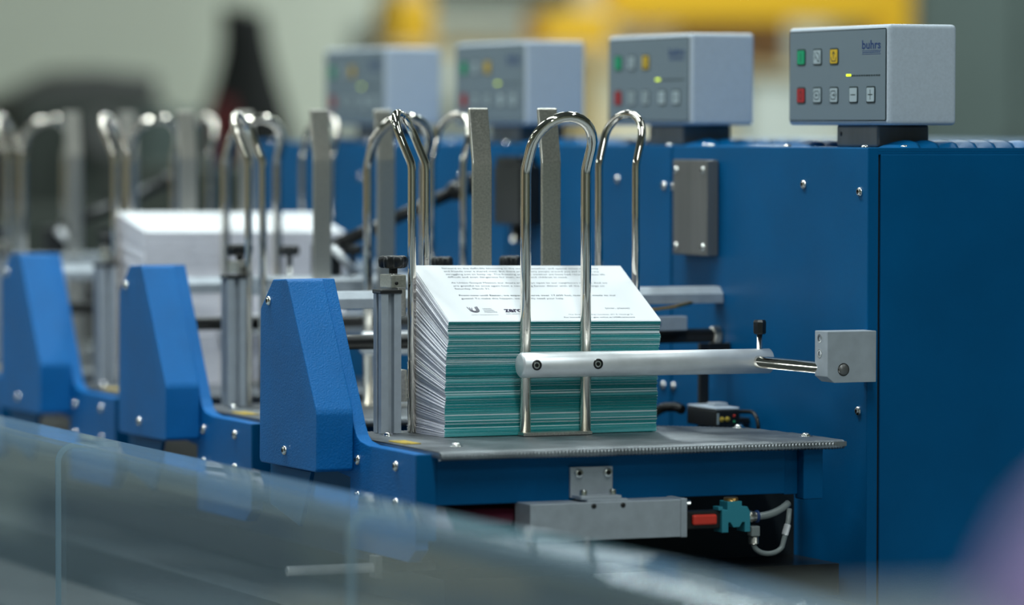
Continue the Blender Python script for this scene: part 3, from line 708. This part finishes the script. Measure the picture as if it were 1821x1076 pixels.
# ------------------------------------------------------------------ details behind and under the nearest station
def lever(dx, dy, label):
    t = thing('clamp_lever', label, 'lever', (0.144 + dx, 0.62 + dy, 1.0275), 'black clamp levers')
    a, c = Vector((0.135 + dx, 0.62 + dy, 1.0565)), Vector((0.2760 + dx, 0.62 + dy, 1.1150))
    b = MB(); b.tube([a, a.lerp(c, 0.5), c], 0.0070, BLACKM, 18); b.build('arm', t)
    e = (c - a).normalized()
    b = MB(); b.lathe([(0.006, 0), (0.0095, 0.004), (0.0115, 0.012), (0.0115, 0.028), (0.0100, 0.036), (0.006, 0.0405), (0.0001, 0.042)], c - e * 0.004, e, BLACKM, 24); b.build('grip', t)
    b = MB(); b.box(0.118 + dx, 0.146 + dx, 0.608 + dy, 0.632 + dy, 1.0275, 1.062, BLACK, 0.003); b.build('pivot_block', t)
    b = MB(); b.tube([(0.132 + dx, 0.604 + dy, 1.058), (0.160 + dx, 0.604 + dy, 1.0300)], 0.0045, ALU, 12); b.build('link', t)
    return t
# the levers stand on the cross rails' saddle blocks
for k, lx in ((1, 0.0), (3, -0.012)):
    q = MB(); q.box(0.10 + lx, 0.19 + lx, 0.382 + S * k, 0.65 + S * (k - 1), 1.0110, 1.0275, ALUG, 0.001)
    o = q.build('saddle_plate'); tag(o, 'flat steel saddle plate under the black lever, %s station' % ORD[k], 'plate')
lever(0.068, 0.182, 'glossy black lever with thick grip behind the nearest station')
lever(0.030, 0.182 + 2 * S, 'blurred black lever far down the row at the fourth station')
for o in SC.objects:
    if o.name.startswith('saddle_plate'): pass

t = thing('motor_box', 'matt black box on the second cabinet side, behind the flat nickel bars', 'box', (0.445, 0.85, 1.1))
b = MB(); b.box(0.4300, 0.4566, 0.8150, 0.8900, 1.0790, 1.1440, BLACK, 0.0015); b.build('body', t)
b = MB(); b.box(0.4350, 0.4566, 0.8300, 0.8950, 1.1440, 1.1540, BLACK, 0.001); b.build('top_flange', t)
b = MB(); b.cyl((0.443, 0.852, 1.060), (0.443, 0.852, 1.0790), 0.007, NICKEL, 16); b.build('shaft', t)

t = thing('small_clamp', 'small grey aluminium block above the black shaft, right of the stack', 'block', (0.393, 0.357, 0.99))
b = MB(); b.box(0.3745, 0.4120, 0.3500, 0.3635, 0.9850, 0.9990, ALUG, 0.0008); b.build('block', t)
bolt(t, (0.3790, 0.3500, 0.9920), (0, -1, 0), 0.0040)
b = MB(); b.tube([(0.365, 0.356, 1.0060), (0.380, 0.356, 1.0062), (0.40, 0.356, 1.0082), (0.4200, 0.357, 1.0120)], 0.0016, BRASS, 10)
tag(b.build('brass_strap'), 'thin curved brass rod just under the steel cross rail', 'rod')
t = thing('sensor_stand', 'black upright bar beside the small sensor on the cabinet side', 'bracket', (0.43, 0.35, 0.92))
b = MB(); b.box(0.4230, 0.4330, 0.3440, 0.3500, 0.8800, 0.9720, BLACKM, 0.0006); b.build('bar', t)
b = MB(); b.box(0.4330, 0.4566, 0.3440, 0.3500, 0.9560, 0.9720, BLACKM, 0.0006); b.build('arm', t)
t = thing('optical_sensor', 'small black sensor with yellow dials and red and green lights', 'sensor', (0.42, 0.29, 0.90))
b = MB(); b.box(0.4080, 0.4340, 0.2760, 0.3430, 0.8930, 0.9100, BLACK, 0.0012); b.build('body', t)
b = MB(); b.box(0.4080, 0.4340, 0.2770, 0.3420, 0.9100, 0.9125, HOUS, 0.001); b.build('lid', t)
b = MB(); b.box(0.4150, 0.4300, 0.2950, 0.3120, 0.9125, 0.9160, ALUG, 0.0008); b.build('connector', t)
for x, c, r_ in ((0.4140, YEL, 0.0026), (0.4200, YEL, 0.0026)):
    b = MB(); b.lathe([(r_, 0), (r_, 0.0012), (0.0001, 0.0013)], (x, 0.276, 0.9010), (0, -1, 0), c, 14); b.build('dial', t)
for z, c in ((0.9042, RED), (0.8985, BTG)):
    b = MB(); b.lathe([(0.0014, 0), (0.0012, 0.0008), (0.0001, 0.0010)], (0.4275, 0.276, z), (0, -1, 0), c, 10); b.build('light', t)
b = MB(); b.box(0.4090, 0.4108, 0.2752, 0.2764, 0.8960, 0.9070, BTW, 0.0002); b.build('label_strip', t)
b = MB(); b.box(0.4340, 0.4566, 0.300, 0.320, 0.8950, 0.9000, BLACKM, 0.0005); b.build('bracket', t)
b = MB(); pts = [(0.438, 0.268 - 0.012 * sin(a), 0.890 + 0.020 * cos(a) ** 1) for a in [i * pi / 12 for i in range(0, 8)]]
pts = [(0.4335, 0.290, 0.906), (0.438, 0.280, 0.908)] + [(0.4440, 0.272 - 0.016 * sin(i * pi / 14), 0.893 + 0.0150 * cos(i * pi / 14)) for i in range(9)] + [(0.4440, 0.252, 0.875)]
b.tube(pts, 0.0020, BLACKM, 10); tag(b.build('sensor_cable'), 'black cable looping down right of the small sensor', 'cable')
b = MB()
hp = [(0.428 - 0.02, 0.352, 0.906), (0.405, 0.362, 0.9085), (0.398, 0.375, 0.9075), (0.392, 0.386, 0.901), (0.389, 0.392, 0.892), (0.389, 0.395, 0.875), (0.389, 0.395, 0.85)]
P2 = []
for i in range(len(hp) - 1):
    for j in range(6): P2.append(Vector(hp[i]).lerp(Vector(hp[i + 1]), j / 6))
b.tube(P2, [0.0044 + 0.0008 * (i % 2) for i in range(len(P2))], BLACKM, 14); 
tag(b.build('corrugated_hose'), 'black corrugated hose curling beside the table plate by the cabinet', 'hose')
b = MB(); b.lathe([(0.0055, 0), (0.0075, 0.002), (0.0075, 0.008), (0.0055, 0.010)], (0.386, 0.395, 0.902), (-0.5, -0.7, 0), NICKEL, 18)
tag(b.build('hose_fitting'), 'shiny metal fitting at the end of the corrugated hose', 'fitting')

# angle bracket, cylinder and valve below the beam
t = thing('angle_bracket', 'grey aluminium angle bracket bolted to the blue beam under the table plate', 'bracket', (0.154, 0.0, 0.87))
b = MB(); b.box(0.1335, 0.1750, 0.0065, 0.0103, 0.8545, 0.8820, ALUG, 0.0006); b.build('upright', t)
b = MB(); b.box(0.1345, 0.1740, -0.0150, 0.0065, 0.8545, 0.8575, ALUG, 0.0006); b.build('foot', t)
for x in (0.1405, 0.1690):
    bolt(t, (x, 0.0065, 0.8765), (0, -1, 0), 0.0040, CAPS, 'socket_screw'); bolt(t, (x, -0.0060, 0.8575), (0, 0, 1), 0.0034, CAPS, 'socket_screw').scale = (0.0034, 0.0034, 0.0050)
t = thing('pneumatic_cylinder', 'long grey aluminium cylinder block hanging under the angle bracket', 'cylinder', (0.16, 0.0, 0.835))
b = MB(); b.box(0.0830, 0.2300, -0.0200, 0.0150, 0.8185, 0.8522, ALUG, 0.0006); b.build('body', t)
b = MB(); b.box(0.2302, 0.2365, -0.0200, 0.0150, 0.8180, 0.8530, ALUG, 0.0006); b.build('end_plate', t)
b = MB(); b.box(0.1395, 0.1790, -0.0180, 0.0100, 0.8522, 0.8545, ALUG, 0.0004); b.build('pad', t)
for x in (0.1445, 0.1730):
    b = MB(); b.lathe([(0.0024, 0), (0.0024, 0.0004), (0.0001, 0.0004)], (x, -0.0200, 0.8490), (0, -1, 0), BLACKM, 14); b.build('bore', t)
b = MB(); b.cyl((0.2365, -0.016, 0.8490), (0.2410, -0.016, 0.8490), 0.0025, ZINC, 12); b.build('screw', t)
b = MB(); b.cyl((0.010, 0.030, 0.8400), (0.085, 0.030, 0.8400), 0.0100, MAROON, 24); b.box(0.085, 0.095, 0.018, 0.040, 0.830, 0.850, MAROON, 0.001)
tag(b.build('maroon_cylinder'), 'dark maroon cylinder behind the left end of the grey block', 'cylinder')
t = thing('hand_valve', 'teal air valve with red slide and brass screw', 'valve', (0.28, -0.01, 0.83))
b = MB(); b.box(0.2390, 0.2762, -0.0090, 0.0050, 0.8235, 0.8400, BLACK, 0.0015); b.build('black_body', t)
b = MB(); b.box(0.2460, 0.2700, -0.0130, -0.0080, 0.8275, 0.8370, RED, 0.0018); b.build('red_slide', t)
b = MB(); b.prism([(0.2745, 0.8200), (0.2745, 0.8405), (0.2800, 0.8405), (0.2800, 0.8480), (0.2945, 0.8480), (0.2945, 0.8430), (0.3000, 0.8430), (0.3030, 0.8380), (0.3030, 0.8200), (0.2975, 0.8200), (0.2975, 0.8290), (0.2950, 0.8290), (0.2920, 0.8245), (0.2860, 0.8245), (0.2830, 0.8290), (0.2810, 0.8290), (0.2810, 0.8200)], 'Y', -0.0130, 0.0040, TEALP, 0.0004); b.build('teal_body', t)
b = MB(); b.box(0.2715, 0.2760, -0.0120, 0.0, 0.8400, 0.8435, TEALP, 0.0005); b.build('lug', t)
b = MB(); b.cyl((0.2872, -0.005, 0.8480), (0.2872, -0.005, 0.8512), 0.0070, BRASS, 8); b.build('brass_screw', t)
b = MB(); b.lathe([(0.0045, 0), (0.0055, 0.001), (0.0055, 0.005), (0.0045, 0.006), (0.0045, 0.009)], (0.3030, -0.005, 0.8330), (1, 0, 0), NICKEL, 12); b.build('nickel_fitting', t)
b = MB(); b.lathe([(0.0045, 0), (0.0056, 0.0005), (0.0056, 0.0025), (0.0040, 0.003), (0.0020, 0.003)], (0.3120, -0.005, 0.8330), (1, 0, 0), LOGO, 18); b.build('blue_ring', t)
b = MB(); pts = [(0.3140 + 0.004 * i, -0.005 + 0.0006 * i * i * 0.2, 0.8330 + 0.00012 * i * i) for i in range(10)]
b.tube(pts, 0.0034, HOSE, 14); tag(b.build('air_hose'), 'translucent grey air hose leaving the blue ring of the teal valve', 'hose')
t = thing('elbow_fitting', 'clear elbow fitting hanging below the teal valve', 'fitting', (0.31, -0.005, 0.81))
b = MB(); b.box(0.3060, 0.3145, -0.010, 0.000, 0.8150, 0.8245, HOSE, 0.001); b.build('body', t)
b = MB(); b.cyl((0.3103, -0.005, 0.8080), (0.3103, -0.005, 0.8150), 0.0046, NICKEL, 14); b.build('sleeve', t)
pts = []
for i in range(15): a = pi + pi * 0.86 * i / 14; pts.append((0.3255 + 0.0152 * cos(a), -0.005, 0.8085 + 0.0100 * sin(a)))
pts += [(0.3435, -0.005, 0.819), (0.3460, -0.004, 0.828), (0.349, 0.0, 0.838)]
b = MB(); b.tube(pts, 0.0024, HOSE, 12); tag(b.build('looped_hose'), 'thin grey hose looping under the valve to the right', 'hose')
b = MB(); b.cyl((0.3420, -0.005, 0.8150), (0.3452, -0.0045, 0.8245), 0.0031, ALU, 12); tag(b.build('hose_clip'), 'light metal sleeve on the looping thin hose', 'clip')
b = MB(); b.cyl((-0.1021, 0.10, 0.7890), (0.04, 0.10, 0.7890), 0.0046, STEELD, 18)
b.box(-0.02, -0.0135, 0.092, 0.108, 0.78, 0.80, STEELD, 0.0005)
tag(b.build('steel_tube'), 'horizontal grey tube seen through the clear guard under the nearest hood', 'tube')

# ------------------------------------------------------------------ clear guard in front of the stations
def guard(y0, y1, label):
    t = thing('acrylic_guard', label, 'guard', (-0.23, (y0 + y1) / 2, 0.55), 'clear guard panels')
    R, th = 0.0185, 0.005; xo, zt = -0.251, 0.8935
    outer = [(xo, 0.55)] + [(xo + R - R * cos(a), zt - R + R * sin(a)) for a in [pi / 2 * i / 10 for i in range(11)]] + [(-0.190, zt)]
    r2 = R - th; inner = [(-0.190, zt - th)] + [(xo + R - r2 * cos(a), zt - R + r2 * sin(a)) for a in [pi / 2 * (10 - i) / 10 for i in range(11)]] + [(xo + th, 0.55)]
    b = MB(); n = len(outer)
    for prof, flip in ((outer, 0), (inner, 1)):
        vs = [(x, y, z) for y in (y0, y1) for x, z in prof]
        b.add(vs, [(i, i + 1, n + i + 1, n + i) for i in range(n - 1)], ACRYL, True)
    o = b.build('bent_sheet', t)
    b = MB()
    for y in (y0, y1):
        vs = [(x, y, z) for x, z in outer] + [(x, y, z) for x, z in inner[::-1]]
        b.add(vs, [(i, i + 1, n + i + 1, n + i) for i in range(n - 1)], ACRYLE, False)
    vs = [(-0.19, y0, zt), (-0.19, y0, zt - th), (-0.19, y1, zt - th), (-0.19, y1, zt)]; b.add(vs, [(0, 1, 2, 3)], ACRYLE)
    b.build('cut_edge', t)
    return t
GL = 0.756
names = ['clear bent acrylic guard running out of the lower right of the picture', 'clear bent acrylic guard below the nearest hood, between two visible sheet edges',
         'clear bent acrylic guard at the lower left edge of the picture']
guard(-0.441 - 2 * GL, -0.441 - GL - 0.002, 'clear bent acrylic guard closest to the camera, wholly out of focus')
guard(-0.441 - GL, -0.443, names[0]); guard(-0.441, -0.443 + GL, names[1]); guard(-0.441 + GL, -0.443 + 2 * GL, names[2])
b = MB(); b.box(-0.262, -0.19, -1.96, 1.10, 0.0, 0.549, GREYG, 0.003)
tag(b.build('guard_rail_base'), 'grey steel base carrying the clear guard panels', 'base')
b = MB(); b.box(-0.186, -0.052, -1.9, 2.1, 0.0, 0.70, DKGREY, 0.003)
tag(b.build('conveyor_bed'), 'dark conveyor bed between the clear guard and the feeder stations', 'conveyor')

# ------------------------------------------------------------------ purple tub close to the camera
t = thing('trolley', 'grey trolley close to the camera, added to blur into a haze along the bottom right edge', 'trolley', (-0.62, -2.55, 0))
b = MB(); b.box(-0.88, -0.36, -2.78, -2.33, 1.010, 1.033, GREYG, 0.004); b.build('tray', t)  # tray added so that its blur hazes the lower right corner
for x in (-0.86, -0.38):
    for y in (-2.76, -2.35):
        b = MB(); b.cyl((x, y, 0), (x, y, 1.010), 0.010, GREYG, 12); b.build('leg', t)
t = thing('purple_bowl', 'purple plastic bowl turned upside down, a blurred patch in the lower right corner', 'bowl', (-0.736, -2.430, 1.033))
b = MB(); b.lathe([(0.058, 0), (0.072, 0.0), (0.072, 0.004), (0.066, 0.010), (0.054, 0.034), (0.040, 0.048), (0.024, 0.054), (0.0001, 0.055)], (-0.736, -2.430, 1.0332), (0, 0, 1), PURPLE, 48); b.build('bowl', t)

# ------------------------------------------------------------------ background of the hall
def crate(x0, x1, y0, y1, z0, z1, m, name, label, cat, bev=0.01):
    b = MB(); b.box(x0, x1, y0, y1, z0, z1, m, bev); return tag(b.build(name), label, cat)
# racking with yellow beams
t = thing('pallet_rack', 'tall storage rack with yellow steel beams behind the control boxes', 'rack', (3.4, 7.2, 0))
for x in (2.76, 3.26, 4.18):
    b = MB(); b.box(x - 0.045, x + 0.045, 6.95, 7.04, 0, 2.6, TAN if x < 4 else YRACK, 0.005); b.build('upright', t)
for x0, x1, z0, z1, m_ in ((3.31, 4.13, 1.475, 1.58, YRACK), (2.81, 3.21, 1.50, 1.56, DKGREEN), (2.81, 3.21, 2.3, 2.4, YRACK), (3.31, 4.13, 2.3, 2.4, YRACK), (2.81, 4.13, 0.5, 0.6, YRACK)):
    b = MB(); b.box(x0, x1, 6.93, 7.00, z0, z1, m_, 0.004); b.build('beam', t)
for z in (0.6, 1.355):
    b = MB(); b.box(2.81 if z < 1 else 3.31, 4.13, 7.02, 7.9, z - 0.02, z, TAN, 0.004); b.build('shelf', t)
crate(2.82, 3.20, 7.05, 7.6, 0.602, 1.47, PALE, 'wrapped_pallet', 'pale wrapped pallet load low in the rack, left bay', 'pallet load', 0.02)
crate(3.34, 3.74, 7.05, 7.6, 0.602, 1.25, CREAM, 'wrapped_pallet', 'cream wrapped pallet load low in the rack, right bay', 'pallet load', 0.02)
crate(3.78, 4.10, 7.05, 7.6, 0.602, 1.32, PALE, 'wrapped_pallet', 'pale wrapped pallet load at the right end of the rack, under the brown carton', 'pallet load', 0.02)
crate(3.60, 3.90, 7.05, 7.5, 1.356, 1.50, CARTON, 'cardboard_carton', 'brown cardboard carton on the middle rack shelf, between the two nearest control boxes', 'carton', 0.01)
crate(3.34, 3.57, 7.05, 7.5, 1.356, 1.46, CREAM, 'cream_carton', 'cream carton on the middle rack shelf, above the second control box', 'carton', 0.01)
crate(2.63, 2.74, 6.76, 6.90, 1.40, 1.52, YRACK, 'yellow_bin', 'yellow plastic bin, left one above the third control box', 'bin')
crate(3.05, 3.24, 6.76, 6.90, 1.40, 1.49, YRACK, 'yellow_bin', 'yellow plastic bin hung on the rack, between two control boxes', 'bin')
b = MB(); b.box(2.60, 3.26, 6.75, 6.94, 1.378, 1.399, TAN, 0.004); tag(b.build('hanging_shelf'), 'tan shelf across the rack carrying the yellow bins', 'shelf')
# far right: grey-green lockers
for i in range(3):
    x = 4.26 + i * 0.34
    t = thing('steel_locker', 'grey green steel locker, %s right of the yellow rack' % ('first', 'second', 'third')[i], 'locker', (x, 7.2, 0), 'steel lockers')
    b = MB(); b.box(x, x + 0.33, 7.0, 7.5, 0, 2.1, GREYG, 0.006); b.build('carcass', t)
    b = MB(); b.box(x + 0.012, x + 0.318, 6.985, 7.0, 0.1, 2.06, GREYG, 0.004); b.build('door', t)
    b = MB(); b.box(x + 0.28, x + 0.295, 6.965, 6.985, 1.0, 1.16, DKGREY, 0.003); b.build('handle', t)
# far left: dark machines and bench in front of the pale wall
t = thing('dark_press', 'dark green machine against the pale wall, far left', 'machine', (1.8, 6.5, 0))
b = MB(); b.box(1.52, 1.90, 6.36, 6.9, 0, 1.25, DKGREEN, 0.02); b.build('body', t)
b = MB(); b.prism([(1.56, 1.25), (1.88, 1.25), (1.88, 1.31), (1.72, 1.325)], 'Y', 6.4, 6.8, DKGREY, 0.01); b.build('hood', t)
b = MB(); b.cyl((1.72, 6.31, 1.17), (1.72, 6.36, 1.17), 0.05, DKGREY, 24); b.build('handwheel', t)
crate(1.18, 1.49, 6.4, 6.9, 0, 1.16, DKGREY, 'dark_cabinet', 'low dark grey cabinet at the far left edge', 'cabinet', 0.01)
crate(1.26, 1.46, 6.5, 6.8, 1.161, 1.25, CARTON, 'cardboard_carton', 'brown carton on the low dark cabinet at the far left', 'carton')
crate(1.62, 1.76, 5.7, 5.85, 0.0, 1.22, GREYG, 'grey_pedestal', 'grey pedestal in front of the dark green machine', 'pedestal')
crate(0.9, 2.6, 4.6, 5.1, 0.0, 1.02, DKGREEN, 'dark_counter', 'long dark counter beyond the far end of the machine', 'counter', 0.01)
crate(1.30, 1.62, 4.7, 5.0, 1.021, 1.10, DKGREY, 'dark_toolbox', 'dark grey toolbox on the dark counter', 'toolbox')
crate(1.36, 1.46, 4.62, 4.68, 1.021, 1.08, CARTON, 'cardboard_carton', 'small brown carton at the front of the dark counter', 'carton')
crate(0.5, 2.3, 2.75, 3.2, 0.0, 0.97, DKGREY, 'grey_worktop_unit', 'dark grey unit standing right behind the last feeder station', 'unit', 0.01)
crate(0.70, 0.86, 2.80, 3.0, 0.971, 1.13, DKGREEN, 'dark_housing', 'dark green housing on the unit behind the last feeder station', 'housing')
crate(0.98, 1.12, 2.85, 3.05, 0.971, 1.10, BLACK, 'black_housing', 'black housing on the unit behind the last feeder station', 'housing')
# jacket on a stand
t = thing('coat_stand', 'thin dark stand carrying the black and red jacket', 'stand', (1.96, 6.0, 0))
b = MB(); b.cyl((1.96, 6.14, 0.02), (1.96, 6.14, 1.47), 0.012, BLACKM, 12); b.cyl((1.96, 6.14, 1.462), (1.96, 6.0, 1.462), 0.006, BLACKM, 8); b.build('pole', t)
b = MB(); b.cyl((1.96, 6.14, 0), (1.96, 6.14, 0.02), 0.16, BLACKM, 24); b.build('base', t)
t = thing('hanging_jacket', 'black hooded jacket with dark red side hanging on the stand', 'jacket', (1.96, 6.0, 1.4))
rs = []
for z, rx in ((1.455, 0.030), (1.445, 0.042), (1.38, 0.052), (1.32, 0.066), (1.25, 0.086), (1.15, 0.115), (1.0, 0.098), (0.75, 0.11)):
    rs.append([Vector((1.96 + cos(2 * pi * j / 36) * rx * (1 + 0.10 * cos(7 * 2 * pi * j / 36)), 6.0 + sin(2 * pi * j / 36) * rx * 0.7, z)) for j in range(36)])
b = MB(); b.rings(rs, JBLACK); b.build('body', t)
rs = []
for z, rx in ((1.25, 0.02), (1.20, 0.034), (1.10, 0.045), (0.9, 0.05), (0.75, 0.05)):
    rs.append([Vector((1.89 + cos(2 * pi * j / 24) * rx, 5.96 + sin(2 * pi * j / 24) * rx * 0.7, z)) for j in range(24)])
b = MB(); b.rings(rs, JRED); b.build('red_sleeve', t)
# along the operator side of the hall: unseen loads and boxes added for the chrome and the guard to mirror
for i in range(5):
    y = -0.5 + i * 1.35; h = (1.5, 1.1, 1.7, 1.25, 1.6)[i]
    crate(-4.6, -3.8, y, y + 1.0, 0, h, (CARTON, CREAM, CARTON, PALE, CARTON)[i], 'mirrored_load', ('first','second','third','fourth','fifth')[i] + ' pallet load added behind the operator side, out of frame, for reflections', 'pallet load', 0.02)
for i, (x, y, w_, h, m_, c_) in enumerate(((-3.6, 8.6, 0.7, 0.30, DKGREY, 'dark grey'), (-4.6, 9.1, 0.6, 0.5, CREAM, 'cream'), (-2.6, 7.4, 0.5, 0.22, DKGREEN, 'dark green'), (-3.4, 7.0, 0.4, 0.12, CREAM, 'flat cream'), (-2.3, 6.0, 0.6, 0.16, DKGREY, 'flat dark grey'))):
    crate(x, x + w_, y, y + w_ * 0.7, 0, h, m_, 'mirrored_box', c_ + ' box added on the hall floor, out of frame, to be mirrored in the clear guard', 'box', 0.01)
